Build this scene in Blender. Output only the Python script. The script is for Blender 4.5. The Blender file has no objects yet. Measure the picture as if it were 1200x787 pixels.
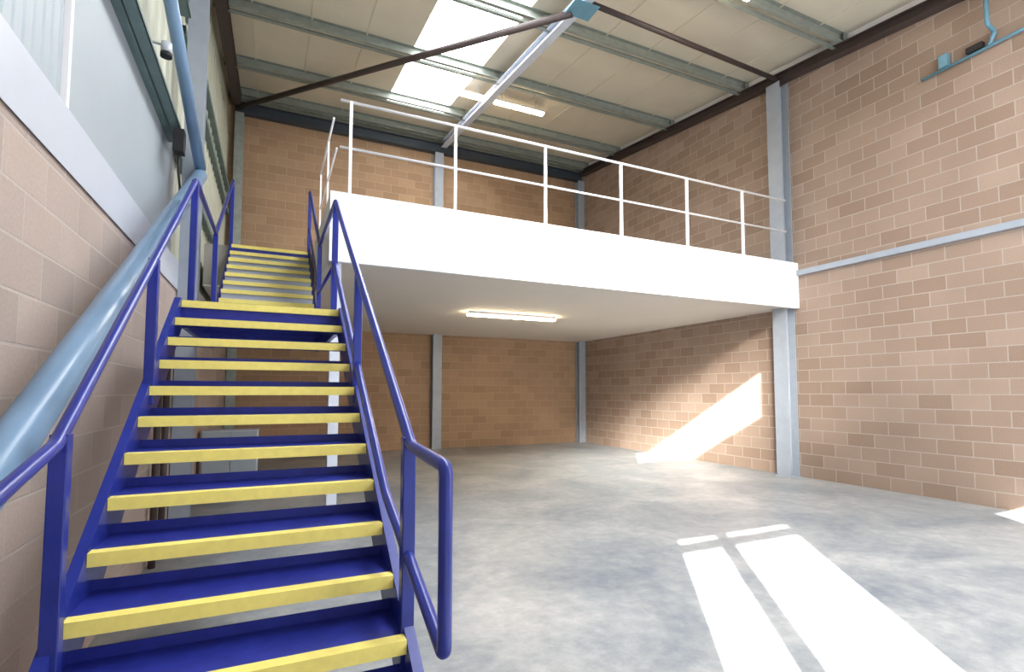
import bpy, math, random
from mathutils import Vector, Matrix
random.seed(4)
S = bpy.context.scene
COL = S.collection

# ------------------------------------------------------------------ camera
H = 1.6
yaw, pitch, roll, FPX = 0.4342, 0.0609, 0.0014, 608.8
cy, sy, cp, sp = math.cos(yaw), math.sin(yaw), math.cos(pitch), math.sin(pitch)
fw = Vector((sy*cp, cy*cp, sp)); rt = Vector((cy, -sy, 0)); up = rt.cross(fw)
rt, up = rt*math.cos(roll)+up*math.sin(roll), up*math.cos(roll)-rt*math.sin(roll)
cam = bpy.data.cameras.new('camera'); cam_o = bpy.data.objects.new('camera', cam); COL.objects.link(cam_o)
M = Matrix((rt, up, -fw)).transposed().to_4x4(); M.translation = (0, 0, H)
cam_o.matrix_world = M
cam.sensor_fit = 'HORIZONTAL'; cam.sensor_width = 36; cam.lens = 36*FPX/1200; cam.clip_start = .02; cam.shift_y = 28.57/1200
S.camera = cam_o

# ------------------------------------------------------------------ light
S.view_settings.view_transform = 'Standard'; S.view_settings.look = 'None'
S.view_settings.gamma = 1; S.view_settings.use_curve_mapping = False
S.view_settings.exposure = 0.0
def lin(c):
    return tuple((v/255/12.92 if v/255 <= .04045 else ((v/255+.055)/1.055)**2.4) for v in c)+(1,)
W = bpy.data.worlds.new('sky'); S.world = W; W.use_nodes = True
W.node_tree.nodes['Background'].inputs[0].default_value = (.75, .87, 1, 1)
W.node_tree.nodes['Background'].inputs[1].default_value = 1.6
def light(name, kind, energy, loc, direction, color=(1, 1, 1), size=None):
    l = bpy.data.lights.new(name, kind); l.energy = energy; l.color = color
    if size: l.shape = 'RECTANGLE'; l.size, l.size_y = size
    o = bpy.data.objects.new(name, l); COL.objects.link(o); o.location = loc
    o.rotation_euler = Vector(direction).to_track_quat('-Z', 'Y').to_euler()
    return o
SUN = Vector((.755, 1, -.56))
sun = light('sun', 'SUN', 38, (0, -5, 8), SUN, (1, .97, .92)); sun.data.angle = math.radians(.35)
# added area light inside the front wall, standing in for unseen glazing
light('front_fill', 'AREA', 620, (5.4, -.9, 3.2), (-.05, 1, .0), (.90, .95, 1), (7.0, 5.6))
hz = light('frosted_glazing_sunlight', 'AREA', 430, (1.6, -.85, 5.9), SUN, (1, .97, .9), (6.0, 2.4)); hz.data.spread = math.radians(24)
# added area lights: one under the rooflight strip, one under solid liner
light('roof_fill', 'AREA', 260, (3.1, 5.0, 7.4), (0, 0, -1), (.9, .96, 1), (1.5, 11.0))
light('roof_fill', 'AREA', 120, (7.4, 1.2, 7.1), (0, 0, -1), (.9, .96, 1), (1.5, 3.0))

# ------------------------------------------------------------------ helpers
def tag(o, label=None, cat=None, group=None, kind=None):
    if label: o['label'] = label
    if cat: o['category'] = cat
    if group: o['group'] = group
    if kind: o['kind'] = kind
    return o
def empty(name, loc, label, cat, group=None):
    o = bpy.data.objects.new(name, None); COL.objects.link(o); o.location = loc
    o.empty_display_size = .2
    return tag(o, label, cat, group)
class MB:
    def __init__(s): s.v = []; s.f = []; s.smooth = []
    def box(s, x0, x1, y0, y1, z0, z1):
        n = len(s.v)
        s.v += [(x, y, z) for z in (z0, z1) for x, y in ((x0, y0), (x1, y0), (x1, y1), (x0, y1))]
        for q in ((3, 2, 1, 0), (4, 5, 6, 7), (0, 1, 5, 4), (1, 2, 6, 5), (2, 3, 7, 6), (3, 0, 4, 7)):
            s.f.append([n+i for i in q]); s.smooth.append(False)
        return s
    def prism(s, prof, a, b):      # prof: closed list of 3D points swept from +a to +b
        n = len(s.v); k = len(prof); a = Vector(a); b = Vector(b)
        s.v += [tuple(Vector(p)+a) for p in prof]+[tuple(Vector(p)+b) for p in prof]
        for i in range(k):
            j = (i+1) % k; s.f.append([n+i, n+j, n+k+j, n+k+i]); s.smooth.append(False)
        s.f.append([n+i for i in reversed(range(k))]); s.f.append([n+k+i for i in range(k)]); s.smooth += [False, False]
        return s
    def tube(s, pts, r, seg=14, cap=True):
        pts = [Vector(p) for p in pts]; n = len(s.v); ref = None
        for i, p in enumerate(pts):
            if i == 0: t = pts[1]-p
            elif i == len(pts)-1: t = p-pts[i-1]
            else: t = (pts[i+1]-p).normalized()+(p-pts[i-1]).normalized()
            t.normalize()
            if ref is None:
                ref = Vector((0, 0, 1)) if abs(t.z) < .9 else Vector((1, 0, 0))
            u = (ref-t*ref.dot(t)).normalized(); w = t.cross(u); ref = u
            k = 1.0
            if 0 < i < len(pts)-1:
                c = max(.6, t.dot((pts[i+1]-p).normalized())); k = 1/c
            for j in range(seg):
                a = 2*math.pi*j/seg
                s.v.append(tuple(p+(u*math.cos(a)+w*math.sin(a))*r*(1+(k-1)*.5)))
        for i in range(len(pts)-1):
            for j in range(seg):
                a = n+i*seg+j; b = n+i*seg+(j+1) % seg
                s.f.append([a, b, b+seg, a+seg]); s.smooth.append(True)
        if cap:
            s.f.append([n+j for j in reversed(range(seg))]); s.f.append([n+(len(pts)-1)*seg+j for j in range(seg)]); s.smooth += [False, False]
        return s
    def beam(s, a, b, prof, upv=(0, 0, 1)):   # 2D profile (right, up) swept from a to b
        a = Vector(a); b = Vector(b); t = (b-a).normalized(); u = Vector(upv); u = (u-t*u.dot(t)).normalized(); r = t.cross(u)
        n = len(s.v); k = len(prof)
        for P in (a, b): s.v += [tuple(P+r*x+u*y) for x, y in prof]
        for i in range(k):
            j = (i+1) % k; s.f.append([n+i, n+j, n+k+j, n+k+i]); s.smooth.append(False)
        s.f.append([n+i for i in reversed(range(k))]); s.f.append([n+k+i for i in range(k)]); s.smooth += [False, False]
        return s
    def build(s, name, mat, parent=None, bevel=0):
        me = bpy.data.meshes.new(name); me.from_pydata(s.v, [], s.f); me.polygons.foreach_set('use_smooth', s.smooth)
        import bmesh
        b = bmesh.new(); b.from_mesh(me); bmesh.ops.recalc_face_normals(b, faces=b.faces); b.to_mesh(me); b.free()
        me.materials.append(mat); me.update()
        o = bpy.data.objects.new(name, me); COL.objects.link(o)
        if parent:
            o.parent = parent; off = parent.location
            if parent.parent: off = off+parent.parent.location
            for v in me.vertices: v.co -= off if parent.type == 'EMPTY' or True else 0
        if bevel:
            m = o.modifiers.new('bevel', 'BEVEL'); m.width = bevel; m.segments = 2; m.limit_method = 'ANGLE'
        return o
def bend(pts, r=.05, n=5):       # round the corners of a polyline
    P = [Vector(p) for p in pts]; out = [P[0]]
    for i in range(1, len(P)-1):
        a = (P[i-1]-P[i]); b = (P[i+1]-P[i]); ra = min(r, a.length*.45, b.length*.45)
        A = P[i]+a.normalized()*ra; B = P[i]+b.normalized()*ra
        for k in range(n+1):
            t = k/n; out.append(A*(1-t)**2+P[i]*2*t*(1-t)+B*t*t)
    out.append(P[-1]); return out
def iprof(w, d, tf=.014, tw=.01):    # I section, bottom at 0
    a = w/2; t = tw/2
    return [(-a, 0), (a, 0), (a, tf), (t, tf), (t, d-tf), (a, d-tf), (a, d), (-a, d), (-a, d-tf), (-t, d-tf), (-t, tf), (-a, tf)]
def zprof(w, d, t=.006):
    return [(0, 0), (w, 0), (w, .02), (w-t, .02), (w-t, t), (t, t), (t, d), (-w+t, d), (-w+t, d-.02), (-w, d-.02), (-w, d+t-t), (-w, d+t), (t, d+t), (t, d+t-.001), (0, d)]
# ------------------------------------------------------------------ materials
def nt(name):
    m = bpy.data.materials.new(name); m.use_nodes = True; t = m.node_tree
    return m, t, t.nodes['Principled BSDF']
def N(t, k, **kw):
    n = t.nodes.new(k)
    for a, b in kw.items(): setattr(n, a, b)
    return n
def paint(name, rgb, rough=.45, metal=0, var=.06, scale=6, bump=0):
    m, t, p = nt(name); c = lin(rgb)
    tc = N(t, 'ShaderNodeNewGeometry'); no = N(t, 'ShaderNodeTexNoise'); no.inputs['Scale'].default_value = scale; no.inputs['Detail'].default_value = 5
    t.links.new(tc.outputs['Position'], no.inputs['Vector'])
    r = N(t, 'ShaderNodeValToRGB'); r.color_ramp.elements[0].position = .3; r.color_ramp.elements[1].position = .7
    r.color_ramp.elements[0].color = tuple(v*(1-var) for v in c[:3])+(1,); r.color_ramp.elements[1].color = tuple(min(1, v*(1+var)) for v in c[:3])+(1,)
    t.links.new(no.outputs['Fac'], r.inputs['Fac']); t.links.new(r.outputs['Color'], p.inputs['Base Color'])
    p.inputs['Roughness'].default_value = rough; p.inputs['Metallic'].default_value = metal
    if bump:
        b = N(t, 'ShaderNodeBump'); b.inputs['Strength'].default_value = bump; b.inputs['Distance'].default_value = .01
        t.links.new(no.outputs['Fac'], b.inputs['Height']); t.links.new(b.outputs['Normal'], p.inputs['Normal'])
    return m
def glow(name, rgb, strength):
    m, t, p = nt(name); p.inputs['Base Color'].default_value = (.9, .9, .9, 1)
    p.inputs['Emission Color'].default_value = lin(rgb); p.inputs['Emission Strength'].default_value = strength
    return m
def block(name, axis, a=(158, 128, 106), b=(190, 158, 135), mortar=(186, 168, 152)):
    m, t, p = nt(name)
    g = N(t, 'ShaderNodeNewGeometry'); sx = N(t, 'ShaderNodeSeparateXYZ'); cb = N(t, 'ShaderNodeCombineXYZ')
    t.links.new(g.outputs['Position'], sx.inputs[0]); t.links.new(sx.outputs[axis], cb.inputs[0]); t.links.new(sx.outputs[2], cb.inputs[1])
    br = N(t, 'ShaderNodeTexBrick'); br.offset = .5; br.squash = 1
    br.inputs['Color1'].default_value = lin(a); br.inputs['Color2'].default_value = lin(b); br.inputs['Mortar'].default_value = lin(mortar)
    br.inputs['Scale'].default_value = 1; br.inputs['Brick Width'].default_value = .45; br.inputs['Row Height'].default_value = .225
    br.inputs['Mortar Size'].default_value = .008; br.inputs['Mortar Smooth'].default_value = .3; br.inputs['Bias'].default_value = -.05
    t.links.new(cb.outputs[0], br.inputs['Vector'])
    no = N(t, 'ShaderNodeTexNoise'); no.inputs['Scale'].default_value = 55; no.inputs['Detail'].default_value = 4; no.inputs['Roughness'].default_value = .7
    t.links.new(g.outputs['Position'], no.inputs['Vector'])
    n2 = N(t, 'ShaderNodeTexNoise'); n2.inputs['Scale'].default_value = .8; n2.inputs['Detail'].default_value = 3
    t.links.new(g.outputs['Position'], n2.inputs['Vector'])
    ad = N(t, 'ShaderNodeMath', operation='ADD'); t.links.new(no.outputs['Fac'], ad.inputs[0]); t.links.new(n2.outputs['Fac'], ad.inputs[1])
    mr = N(t, 'ShaderNodeMapRange'); mr.inputs[1].default_value = .6; mr.inputs[2].default_value = 1.4; mr.inputs[3].default_value = .82; mr.inputs[4].default_value = 1.16
    t.links.new(ad.outputs[0], mr.inputs[0])
    mx = N(t, 'ShaderNodeMix', data_type='RGBA', blend_type='MULTIPLY'); mx.inputs[0].default_value = 1
    t.links.new(br.outputs['Color'], mx.inputs[6]); t.links.new(mr.outputs[0], mx.inputs[7])
    t.links.new(mx.outputs[2], p.inputs['Base Color']); p.inputs['Roughness'].default_value = .9
    h = N(t, 'ShaderNodeMath', operation='MULTIPLY_ADD'); h.inputs[1].default_value = -1.0
    h2 = N(t, 'ShaderNodeMath', operation='MULTIPLY'); h2.inputs[1].default_value = .25; t.links.new(no.outputs['Fac'], h2.inputs[0])
    t.links.new(br.outputs['Fac'], h.inputs[0]); t.links.new(h2.outputs[0], h.inputs[2])
    b_ = N(t, 'ShaderNodeBump'); b_.inputs['Strength'].default_value = .5; b_.inputs['Distance'].default_value = .006
    t.links.new(h.outputs[0], b_.inputs['Height']); t.links.new(b_.outputs['Normal'], p.inputs['Normal'])
    return m
def floor_mat():
    m, t, p = nt('power floated concrete'); g = N(t, 'ShaderNodeNewGeometry')
    n1 = N(t, 'ShaderNodeTexNoise'); n1.inputs['Scale'].default_value = .9; n1.inputs['Detail'].default_value = 8; n1.inputs['Roughness'].default_value = .62; n1.inputs['Distortion'].default_value = .6
    n2 = N(t, 'ShaderNodeTexNoise'); n2.inputs['Scale'].default_value = 7; n2.inputs['Detail'].default_value = 6; n2.inputs['Roughness'].default_value = .7
    for n in (n1, n2): t.links.new(g.outputs['Position'], n.inputs['Vector'])
    r = N(t, 'ShaderNodeValToRGB'); e = r.color_ramp.elements
    e[0].position = .33; e[0].color = lin((104, 114, 126)); e[1].position = .66; e[1].color = lin((180, 180, 179))
    k = e.new(.5); k.color = lin((146, 150, 152))
    mx = N(t, 'ShaderNodeMix', data_type='FLOAT'); mx.inputs[0].default_value = .42
    t.links.new(n1.outputs['Fac'], mx.inputs[2]); t.links.new(n2.outputs['Fac'], mx.inputs[3])
    t.links.new(mx.outputs[0], r.inputs['Fac']); t.links.new(r.outputs['Color'], p.inputs['Base Color'])
    mr = N(t, 'ShaderNodeMapRange'); mr.inputs[3].default_value = .28; mr.inputs[4].default_value = .55
    t.links.new(n2.outputs['Fac'], mr.inputs[0]); t.links.new(mr.outputs[0], p.inputs['Roughness'])
    b = N(t, 'ShaderNodeBump'); b.inputs['Strength'].default_value = .12; b.inputs['Distance'].default_value = .01
    t.links.new(n2.outputs['Fac'], b.inputs['Height']); t.links.new(b.outputs['Normal'], p.inputs['Normal'])
    return m
M_blkY = block('blockwork side wall', 1, (140, 118, 102), (158, 137, 122), (170, 156, 144))
M_blkX = block('blockwork back wall', 0, (150, 121, 94), (166, 136, 108), (170, 147, 122))
M_blkL = block('blockwork left wall', 1, (158, 144, 136), (172, 156, 146), (174, 162, 154))
M_floor = floor_mat()
M_liner = paint('beige roof liner sheet', (206, 198, 180), .6, var=.04, scale=1.5)
M_blue = paint('royal blue gloss paint', (34, 46, 132), .3, var=.12, scale=9)
M_blue_tread = paint('royal blue tread paint', (38, 48, 142), .42, var=.18, scale=14, bump=.2)
M_yellow = paint('yellow nosing paint', (240, 224, 122), .5, var=.05, scale=25)
M_white = paint('white fascia paint', (246, 247, 250), .5, var=.01, scale=2)
M_wrail = paint('white railing paint', (236, 234, 236), .4, var=.02)
M_soffit = paint('pale soffit board', (222, 214, 204), .8, var=.02, scale=1)
M_galv = paint('galvanised steel', (150, 158, 152), .4, metal=.35, var=.14, scale=8)
M_purlin = paint('galvanised purlin', (140, 146, 138), .45, metal=.15, var=.12, scale=7)
M_steel = paint('pale blue grey steel paint', (204, 210, 222), .45, var=.05)
M_col = paint('mid grey column paint', (150, 157, 166), .45, var=.05)
M_brace = paint('pale blue tube paint', (122, 152, 182), .3, var=.12, scale=3)
M_brown = paint('dark brown steel paint', (66, 54, 52), .5, var=.15)  # dark tone for the outer rafters, roof tubes and wall pipes
M_dark = paint('dark blue grey steel paint', (58, 66, 74), .5, var=.12)
M_clad = paint('pale grey cladding', (158, 168, 174), .45, var=.03, scale=1.5)
M_clad2 = paint('cream cladding', (172, 174, 158), .5, var=.04, scale=2)
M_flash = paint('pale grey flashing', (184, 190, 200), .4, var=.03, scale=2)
M_rail = paint('green grey cladding rail', (96, 116, 114), .5, var=.15, scale=5)
M_black = paint('black rubber', (24, 22, 26), .6)
M_deck = paint('grey deck board', (150, 146, 138), .7)
M_lamp = glow('fluorescent tube', (255, 230, 190), 75)
M_rooflight = glow('sunlit rooflight sheet', (246, 250, 255), 10)
M_copper = paint('pale blue conduit', (96, 140, 160), .4, var=.1)

def struct(o): o['kind'] = 'structure'; return o

# ------------------------------------------------------------------ shell
XL, XR, YF, YB, YM = -1.0, 9.20, -1.0, 14.42, 6.68
rz = lambda y: 6.93+.124*y            # underside of the rafters
lz = lambda y: rz(y)+.37             # roof liner
struct(MB().box(XL-.3, XR+.3, YF-.2, YB+.3, -.15, 0).build('floor', M_floor))
struct(MB().prism([(XR, YF-.1, 0), (XR, YB, 0), (XR, YB, lz(YB)), (XR, YF-.1, lz(YF))], (0, 0, 0), (.2, 0, 0)).build('wall_right', M_blkY))
struct(MB().box(XL-.3, XR+.2, YB, YB+.2, 0, lz(YB)+.1).build('wall_back', M_blkX))
wl = struct(MB().box(XL-.2, XL, YF-.1, YB, 0, 2.755).build('wall_left', M_blkL))
# flashing, ribbed cladding and cream upper sheets of the left wall
MB().prism([(XL, 0, 2.76), (XL+.012, 0, 2.745), (XL+.012, 0, 3.06), (XL-.10, 0, 3.12), (XL-.2, 0, 3.12), (XL-.2, 0, 2.76)], (0, YF, 0), (0, YB, 0)).build('flashing', M_flash, wl)
def ribbed(y0, y1, x, z0, z1, pitch, d):
    pr = []; y = y0
    while y < y1-pitch*.5:
        pr += [(x, y, 0), (x, y+pitch*.55, 0), (x+d, y+pitch*.65, 0), (x+d, y+pitch*.9, 0)]; y += pitch
    pr += [(x, y1, 0), (x-.05, y1, 0), (x-.05, y0, 0)]
    return MB().prism(pr, (0, 0, z0), (0, 0, z1))
ribbed(YF, 3.62, XL-.12, 3.1, 4.5, .11, .008).build('ribbed_cladding', M_clad, wl)
MB().box(XL-.12, XL-.085, YF, 7.1, 3.10, 3.16).build('shadow_trim', M_rail, wl)
MB().box(XL-.14, XL-.085, 3.62, 3.66, 3.1, 4.5).build('cladding_joint', M_wrail, wl)
MB().box(XL-.17, XL-.12, 3.66, 7.2, 3.1, 4.5).build('flat_cladding', M_clad, wl)
ribbed(YF, YB, XL-.14, 4.5, 8.0, .33, .02).build('upper_cladding', M_clad2, wl)
MB().prism([(0, YF, 7.95), (0, YB, 7.95), (0, YB, lz(YB)), (0, YF, lz(YF))], (XL-.2, 0, 0), (XL-.14, 0, 0)).build('upper_cladding', M_clad2, wl)
ribbed(7.2, YB, XL-.14, 3.1, 4.5, .33, .02).build('upper_cladding', M_clad2, wl)

# front wall behind the camera, with the openings that let the sun in
T = -SUN.z/SUN.y; A = SUN.x/SUN.y
def front(x0, x1, z0, z1): fr.box(x0, x1, YF-.1, YF, z0, z1)
fr = MB()
dA = (-.14, 1.62, 0, 3.10); dC = (5.16, 6.9, 0, 2.66); wB = (-.45, 2.70, 5.92, 6.885)
front(XL-.2, dA[0], 0, 3.1); front(dA[1], dC[0], 0, 3.1); front(dC[1], XR+.2, 0, 3.1); front(dC[0], dC[1], dC[3], 3.1)
front(XL-.2, XR+.2, 3.1, wB[2]); front(XL-.2, wB[0], wB[2], wB[3]); front(wB[1], XR+.2, wB[2], wB[3]); front(XL-.2, XR+.2, wB[3], lz(YF)+.05)
struct(fr.build('wall_front', M_blkX))
d1 = MB(); d1.box(dA[0], dA[1], YF-.09, YF-.02, 2.885, 2.985)
d1.box(.45, .58, YF-.09, YF-.02, 0, 3.1)
struct(d1.build('door_1', M_wrail))

# roof: liner sheets either side of the rooflight strip
def roof_strip(x0, x1, y0, y1):
    return MB().prism([(0, y0, lz(y0)), (0, y1, lz(y1)), (0, y1, lz(y1)+.08), (0, y0, lz(y0)+.08)], (x0, 0, 0), (x1, 0, 0))
ce = MB()
RL = (2.44, 3.92)
for x0, x1, y0, y1 in ((XL-.3, RL[0], YF-.2, YB+.3), (RL[1], XR+.3, YF-.2, YB+.3), (RL[0], RL[1], 12.8, YB+.3)):
    ce.prism([(0, y0, lz(y0)), (0, y1, lz(y1)), (0, y1, lz(y1)+.08), (0, y0, lz(y0)+.08)], (x0, 0, 0), (x1, 0, 0))
# shallow lap ribs of the liner sheets
for i in range(11):
    x = XL+.5+i
    if RL[0]-.05 < x < RL[1]+.05: continue
    ce.prism([(0, YF, lz(YF)-.012), (0, YB, lz(YB)-.012), (0, YB, lz(YB)), (0, YF, lz(YF))], (x, 0, 0), (x+.03, 0, 0))
struct(ce.build('ceiling', M_liner))
w = MB()
x = RL[0]
while x < RL[1]-.01:
    x1 = min(x+.24, RL[1]); 
    w.prism([(0, YF, lz(YF)+.02), (0, 12.8, lz(12.8)+.02), (0, 12.8, lz(12.8)+.035), (0, YF, lz(YF)+.035)], (x, 0, 0), (x1-.05, 0, 0))
    w.prism([(0, YF, lz(YF)+.05), (0, 12.8, lz(12.8)+.05), (0, 12.8, lz(12.8)+.065), (0, YF, lz(YF)+.065)], (x1-.07, 0, 0), (x1+.01, 0, 0))
    x = x1
struct(w.build('window_1', M_rooflight))

struct(MB().prism([(0, YF, rz(YF)+.185), (0, YB-.25, rz(YB-.25)+.185), (0, YB-.25, lz(YB-.25)), (0, YF, lz(YF))], (XR-.03, 0, 0), (XR, 0, 0)).build('trim_1', M_wrail))
struct(MB().box(XL, XR-.035, YB-.03, YB, rz(YB)+.11, lz(YB)).build('trim_2', M_clad2))
# ------------------------------------------------------------------ steel frame
def rafter(name_label, x, mat, w=.2, d=.18):
    o = MB().beam((x, YF, rz(YF)), (x, YB-.24, rz(YB-.24)), iprof(w, d)).build('rafter', mat)
    tag(o, name_label, 'roof beam', 'sloping roof rafters'); return o
rafter('dark brown sloping rafter above the left cladding wall', XL+.06, M_brown, .2)
rafter('pale blue grey sloping rafter crossing the middle of the roof beside the bright rooflight', 4.38, M_steel, .16)
rafter('dark brown sloping rafter running along the top of the right block wall', XR-.1, M_brown, .18)
o = MB().beam((XL, YB-.11, rz(YB)-.17), (XR-.035, YB-.11, rz(YB)-.17), iprof(.2, .27)).build('gable_beam', M_dark)
tag(o, 'dark grey steel beam along the top of the back block wall', 'roof beam')
def column(x0, x1, y, z0, z1, mat, label, name='steel_column', along='x', d=.2):
    root = empty(name, ((x0+x1)/2, y, z0), label, 'column', 'steel columns')
    w = x1-x0; c = (x0+x1)/2
    if along == 'x': MB().beam((c, y-d/2, z0+.012), (c, y-d/2, z1), iprof(w, d), (0, 1, 0)).build('shaft', mat, root)
    else: MB().beam((c-w/2, y, z0+.012), (c-w/2, y, z1), iprof(d, w), (1, 0, 0)).build('shaft', mat, root)
    MB().box(x0-.03, x1+.03, y-d/2-.03, y+d/2+.03, z0, z0+.012).build('base_plate', mat, root)
    return root
column(4.13, 4.39, YB-.12, 0, rz(YB)-.19, M_col, 'pale grey steel column at the middle of the back wall')
column(8.95, 9.19, YB-.14, 0, rz(YB)-.19, M_col, 'grey steel column in the corner of the back and right walls')
column(8.94, 9.19, 6.92, 0, rz(6.7)-.01, M_col, 'tall grey steel column on the right wall beside the mezzanine end', along='y', d=.3)
column(-.98, -.78, YB-.14, 0, rz(YB)-.19, M_galv, 'grey steel column in the far left corner beyond the stairs')
column(-.99, -.80, 6.98, 0, rz(6.85)-.01, M_col, 'grey steel column on the left cladding wall where the tube braces meet')
column(.65, .77, 6.84, 0, 3.215, M_steel, 'slim pale post under the mezzanine corner seen through the stair treads', d=.12)

pur_lab = {5.60: 'galvanised roof purlin nearest the camera', 7.70: 'galvanised roof purlin second from the camera', 9.98: 'galvanised roof purlin in the middle of the roof, third from the camera',
           12.22: 'galvanised roof purlin at the far end of the rooflight', 13.9: 'galvanised roof purlin nearest the back wall'}
CY = (0, -.1, 0)
for y, lab in pur_lab.items():
    z = rz(y)+.182
    root = empty('roof_purlin', (XL, y, z), lab, 'purlin', 'roof purlins')
    MB().beam((XL-.1, y, z), (XR, y, z), [(-.035, 0), (.035, 0), (.035, .025), (.029, .025), (.029, .006), (-.029, .006), (-.029, .18), (.035, .18), (.035, .186), (-.035, .186)]).build('section', M_purlin, root)
    MB().beam((XL-.1, y+.16, z), (XR, y+.16, z), [(-.03, 0), (.03, 0), (.03, .05), (-.03, .05)]).build('lower_flange', M_purlin, root)
    for x in (XL+.1, 4.38, XR-.1):
        MB().box(x-.05, x+.05, y-.05, y-.038, z-.0, z+.17).build('cleat', M_galv, root)
o = MB().tube([(4.42, 6.7, rz(6.7)+.06), (XR-.15, 6.88, rz(6.88)+.06)], .045).build('strut_tube', M_brown)
tag(o, 'thin dark tube strut between the middle and right rafters', 'brace')
o = MB().tube([(XL+.06, YB-.15, rz(YB)-.05), (4.26, 6.9, rz(6.9)-.07)], .06).build('roof_brace', M_brown)
tag(o, 'long dark brown diagonal tube brace under the roof reaching the middle rafter', 'brace')
o = MB().box(4.15, 4.60, 6.6, 6.95, rz(6.6)-.03, rz(6.6)-.018).build('gusset_plate', M_copper)
tag(o, 'blue gusset plate where the diagonal roof brace meets the middle rafter', 'bracket')

# wall braces on the left: big pale blue tubes meeting at the left column
node = (-.80, 6.8, 4.08)
# lower tube starts at the floor
a = Vector(node); d = Vector((-.80, 2.42, 1.459))-a; s0 = (0-.0-a.z)/d.z
p0 = a+d*s0
o = MB().tube([p0, a], .072, 24).build('wall_brace', M_brace)
tag(o, 'large pale blue tube brace rising beside the left blue handrail', 'brace', 'wall brace tubes')
o = MB().tube([a+Vector((0, 0, .08)), (-.93, 5.47, 5.18), (-1.0, 4.7, 5.82)], .06, 24).build('wall_brace', M_brace)
tag(o, 'pale blue tube brace leaning up from the left column to the roof', 'brace', 'wall brace tubes')
for z, lab in ((4.4, 'dark green grey cladding rail on the left wall just above the flashing panels'), (5.9, 'dark green grey cladding rail high on the left wall'), (6.45, 'topmost dark green grey cladding rail on the left wall under the rafter')):
    root = empty('cladding_rail', (XL-.05, YF, z), lab, 'wall rail', 'cladding rails')
    MB().box(XL-.14, XL+.05, YF+.01, 6.78, z, z+.012).build('lower_flange', M_rail, root)
    MB().box(XL+.044, XL+.05, YF+.01, 6.78, z, z+.045).build('lip', M_rail, root)
    MB().box(XL-.05, XL-.042, YF+.01, 6.78, z, z+.16).build('web', M_rail, root)
    MB().box(XL-.14, XL-.04, 7.1, YB-.25, z, z+.1).build('far_length', M_rail, root)
# small items on the left cladding
root = empty('junction_box', (-.96, 6.3, 4.0), 'small black box with cables below the end of the left cladding rail', 'box')
MB().box(-1.0, -.9, 6.28, 6.42, 4.12, 4.36).build('housing', M_black, root)
MB().tube([(-.95, 6.35, 4.12), (-.96, 6.42, 3.95), (-.95, 6.5, 3.8), (-.97, 6.58, 3.6)], .012, 8).build('cable', M_black, root)
root = empty('security_camera', (-.9, 5.35, 4.55), 'small pale cylinder camera with a black end beside the leaning tube', 'camera')
MB().tube([(-.9, 5.2, 4.62), (-.9, 5.2, 4.53)], .042, 16).build('body', M_flash, root)
MB().tube([(-.9, 5.2, 4.53), (-.9, 5.2, 4.495)], .046, 16).build('lens_hood', M_black, root)
MB().tube([(-.9, 5.2, 4.6), (-1.05, 5.3, 4.66)], .012, 8).build('arm', M_flash, root)

# right wall: cable trunking and small conduit run with its box
o = MB().box(XR-.072, XR-.003, YF, 6.66, 3.845, 3.945).build('cable_trunking', M_col)
tag(o, 'long pale grey trunking running level along the right block wall', 'trunking')
root = empty('conduit_run', (XR, 4.1, 6.5), 'pale blue conduit with a small box high on the right wall', 'pipe')
MB().tube([(XR-.035, 4.45, 6.50), (XR-.035, 2.2, 6.58)], .022, 10).build('conduit', M_copper, root)
MB().tube(bend([(XR-.24, 3.53, 7.6), (XR-.24, 3.53, 6.75), (XR-.035, 3.53, 6.70), (XR-.035, 3.60, 6.54)], .05), .028, 10).build('conduit', M_copper, root)
MB().box(XR-.09, XR, 4.08, 4.20, 6.53, 6.72).build('switch_box', M_copper, root, .006)
MB().box(XR-.08, XR, 3.66, 3.86, 6.55, 6.64).build('switch_box', M_black, root, .006)

# ------------------------------------------------------------------ mezzanine
ZS, ZF, ZD = 3.217, 4.099, 3.911
mz = empty('mezzanine_floor', (.61, YM, ZS), 'white fronted mezzanine floor spanning from the stairs to the right wall', 'mezzanine')
MB().box(.61, XR, YM, YM+.06, ZS, ZF).build('fascia', M_white, mz)
MB().box(.61, .65, YM+.06, 9.25, ZS, ZF).build('side_fascia', M_soffit, mz)
so = MB().box(.65, XR, YM+.06, YB, ZS+.02, ZS+.05); so.box(XL, .65, 9.25, YB, ZS+.02, ZS+.05)
so.build('soffit', M_soffit, mz)
MB().box(.61, XR-.02, YM+.06, YM+.10, ZS, ZS+.02).build('soffit_trim', M_soffit, mz)
dk = MB().box(.65, XR, YM+.06, YB, ZS+.05, ZD); dk.box(XL, .65, 9.25, YB, ZS+.05, ZD)
dk.build('deck', M_deck, mz)

def railing():
    root = empty('guard_railing', (.8, YM+.03, ZF), 'white tubular guard railing along the top of the mezzanine fascia', 'railing')
    y = YM+.03; zr = 5.30; zm = 4.69
    MB().tube([(.71, y, zr), (8.93, y, zr)], .019, 12).build('top_rail', M_wrail, root)
    MB().tube([(.71, y, zm), (8.93, y, zm)], .016, 12).build('mid_rail', M_wrail, root)
    for x in (.84, 2.24, 3.66, 5.05, 6.44, 7.77):
        MB().box(x-.019, x+.019, y-.019, y+.019, ZF, zr).build('post', M_wrail, root)
    r2 = empty('guard_railing', (.74, 8.2, ZF), 'short white railing returning beside the stair opening on the mezzanine', 'railing')
    MB().tube([(.68, y+.5, zr), (.68, 9.3, zr)], .015, 12).build('top_rail', M_wrail, r2)
    MB().tube([(.68, y+.06, zm), (.68, 9.3, zm)], .013, 12).build('mid_rail', M_wrail, r2)
    for yy in (7.9, 9.2): MB().box(.667, .693, yy-.013, yy+.013, ZF if yy < 9.2 else ZD, zr).build('post', M_wrail, r2)
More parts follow.
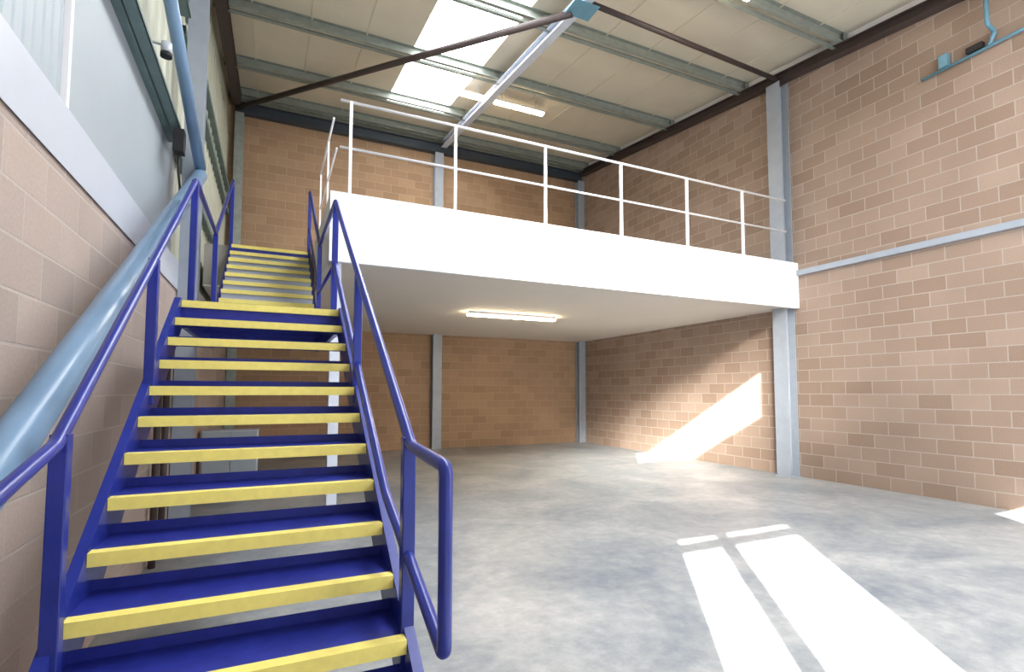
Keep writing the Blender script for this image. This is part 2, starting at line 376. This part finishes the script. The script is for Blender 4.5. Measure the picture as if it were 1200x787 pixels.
railing()

# ------------------------------------------------------------------ staircase
st = empty('staircase', (0, 1.4, 0), 'royal blue steel staircase with yellow tread nosings, two flights and a landing', 'stairs')
xl, xr = -.623, .500; g, r = .250, .163; Y0, Z0 = 2.03, .649
def tread(y, z, depth=.335):
    t = MB(); t.box(xl, xr, y+.004, y+depth, z-.006, z)                      # plate
    t.box(xl, xr, y+.02, y+.026, z-.045, z-.006)                            # front fold
    t.box(xl, xr, y+depth-.006, y+depth, z-.03, z+.042)                     # back upstand
    o = t.build('tread', M_blue_tread, st)
    n = MB(); n.prism([(0, y-.004, z-.048), (0, y+.0195, z-.048), (0, y+.0195, z-.0062), (0, y+.055, z+.0002), (0, y+.055, z+.005), (0, y-.004, z+.005)], (xl+.002, 0, 0), (xr-.002, 0, 0))
    no = n.build('nosing', M_yellow); no.parent = o
    for v in no.data.vertices: v.co -= st.location
    return o
for i in range(-3, 10): tread(Y0+i*g, Z0+i*r)
YL0, YL1, ZL = Y0+10*g, 6.9, Z0+10*r
t = MB(); t.box(xl, xr, YL0+.004, YL1+.3, ZL-.008, ZL); t.box(xl, xr, YL0+.02, YL0+.028, ZL-.17, ZL-.008); t.box(xl, xr, YL1+.2, YL1+.21, ZL-.15, ZL-.008)
for k in range(1, 5): t.box(xl, xr, YL0+k*.5, YL0+k*.5+.01, ZL-.09, ZL-.008)
lo = t.build('landing', M_blue_tread, st)
no = MB().box(xl+.002, xr-.002, YL0-.004, YL0+.0195, ZL-.048, ZL+.005).build('nosing', M_yellow); no.parent = lo
for v in no.data.vertices: v.co -= st.location
for k in range(9):
    tread(YL1+k*g, ZL+(k+1)*r, .25)
    z = ZL+(k+1)*r; y = YL1+k*g
    MB().box(xl+.003, xr-.003, y+.028, y+.034, z-r+.03, z-.047).build('pale_band_plate', M_flash, st)  # added plates imitating the pale bands between the upper treads
yT = YL1+9*g; zT = ZL+10*r
t = MB().box(xl, xr, yT+.004, 9.3, ZD-.008, ZD+.001); t.box(xl, xr, yT+.01, yT+.02, ZD-.2, ZD-.008)
lo = t.build('top_plate', M_blue_tread, st)
no = MB().box(xl+.002, xr-.002, yT-.004, yT+.0095, ZD-.045, ZD+.006).build('nosing', M_yellow); no.parent = lo
for v in no.data.vertices: v.co -= st.location
# stringers: channels following the pitch, level along the landing
def stringer(x0, x1, side):
    s = r/g
    zt = lambda y: (Z0-.02+(y-Y0)*s)
    ptop = [(1.30, 0.06+0*s), (1.36, zt(1.36)), (YL0-.02, ZL+.02), (YL1-.02, ZL+.02), (9.28, ZL+.02+(9.28-(YL1-.02))*s)]
    ptop[1] = (1.30, zt(1.30))
    ptop = ptop[1:]
    pbot = [(9.28, ptop[-1][1]-.26), (YL1+.14, ZL-.17), (YL0+.12, ZL-.17), (1.62, 0.0), (1.30, 0.0)]
    poly = ptop+pbot
    b = MB(); b.prism([(0, y, z) for y, z in poly], (x0, 0, 0), (x1, 0, 0))
    # flanges
    fx0, fx1 = (x0-.028, x0) if side < 0 else (x1, x1+.028)
    for (ya, za), (yb, zb) in zip(ptop[:-1], ptop[1:]):
        b.prism([(0, ya, za-.010), (0, yb, zb-.010), (0, yb, zb), (0, ya, za)], (fx0, 0, 0), (fx1, 0, 0))
    q = pbot[:4]
    for (ya, za), (yb, zb) in zip(q[:-1], q[1:]):
        b.prism([(0, ya, za), (0, yb, zb), (0, yb, zb+.010), (0, ya, za+.010)], (fx0, 0, 0), (fx1, 0, 0))
    b.build('stringer', M_blue, st)
stringer(xl-.012, xl, -1); stringer(xr, xr+.012, 1)
# handrails
def hr(x, right):
    s = .652
    y1, z1 = (2.06, 1.385) if right else (2.17, 1.425)
    top = [(x, 5.10, 3.41), (x, YL1, 3.45), (x, 9.20, 3.45+(9.20-YL1)*s)]
    if right:
        pts = bend([(x, 5.08, 2.80), (x, 2.55, 1.115), (x, 1.61, .775), (x, 1.61, 1.362), (x, y1, z1)]+top, .035)
        MB().tube(bend([(x, 5.08, 2.80), (x, YL1, 2.84), (x, 9.20, 2.84+(9.20-YL1)*s)], .035), .017, 12).build('mid_rail', M_blue, st)
    else:
        pts = bend([(x, 1.66, .50), (x, 1.66, 1.30), (x, y1, z1)]+top, .035)
    MB().tube(pts, .023, 14).build('handrail', M_blue, st)
    zr = lambda y: z1+(y-y1)*(3.41-z1)/(5.10-y1) if y < 5.10 else (3.43 if y < YL1 else 3.45+(y-YL1)*s)
    zb = lambda y: Z0-.12+(y-Y0)*r/g if y < YL0 else (ZL-.15 if y < YL1+.1 else ZL-.12+(y-YL1)*r/g)
    for y in ((y1+.05), 3.56, 5.08, YL1-.02, 9.18):
        MB().box(x-.026, x+.026, y-.026, y+.026, zb(y) if y > 2.3 else .42, zr(y)).build('post', M_blue, st, .004)
hr(-.63, False); hr(.515, True)

# ------------------------------------------------------------------ luminaires
def batten(p, q, label, w=.07, hang=None):
    p = Vector(p); q = Vector(q)
    root = empty('batten_light', p, label, 'light', 'fluorescent batten lights')
    MB().beam(p, q, [(-w, .02), (w, .02), (w*.8, .07), (-w*.8, .07)]).build('body', M_wrail, root)
    MB().beam(p, q, [(-w*.8, -.015), (w*.8, -.015), (w, .02), (-w, .02)]).build('diffuser', M_lamp, root)
    if hang:
        for t in (.15, .85):
            c = p.lerp(q, t); MB().tube([c+Vector((0, 0, .07)), c+Vector((0, 0, hang))], .006, 6).build('suspension_rod', M_galv, root)
batten((3.60, 9.88, ZS-.05), (5.60, 9.88, ZS-.05), 'glowing batten light fixed under the mezzanine', .075)
batten((3.42, 10.75, rz(10.75)+.04), (4.25, 10.75, rz(10.75)+.04), 'glowing batten light under the roof just left of the middle rafter', .07, .3)
batten((4.53, 10.75, rz(10.75)+.04), (5.80, 10.75, rz(10.75)+.04), 'glowing batten light under the roof just right of the middle rafter', .07, .3)
batten((5.3, 5.40, rz(5.4)+.04), (6.52, 5.40, rz(5.4)+.04), 'small end of a batten light at the top edge of the photo', .05, .25)

# pale cupboard and pipes seen through the open risers
root = empty('cupboard', (-.4, 9.3, 0), 'low pale cupboard standing below the stairs, seen between the treads', 'cupboard')
MB().box(-.94, -.16, 9.2, 9.6, .06, 1.0).build('body', M_flash, root, .008)
MB().box(-.92, -.56, 9.18, 9.2, .08, .98).build('door', M_clad, root, .004)
MB().box(-.54, -.18, 9.18, 9.2, .08, .98).build('door', M_clad, root, .004)
MB().box(-.92, -.18, 9.24, 9.58, 0, .06).build('plinth', M_dark, root)
root = empty('wall_pipe', (-.93, 5.9, 0), 'pair of dark pipes rising against the left wall behind the stairs', 'pipe')
for yy in (5.75, 6.15): MB().tube([(-.94, yy, 0), (-.94, yy, 1.9)], .03, 12).build('pipe', M_brown, root)
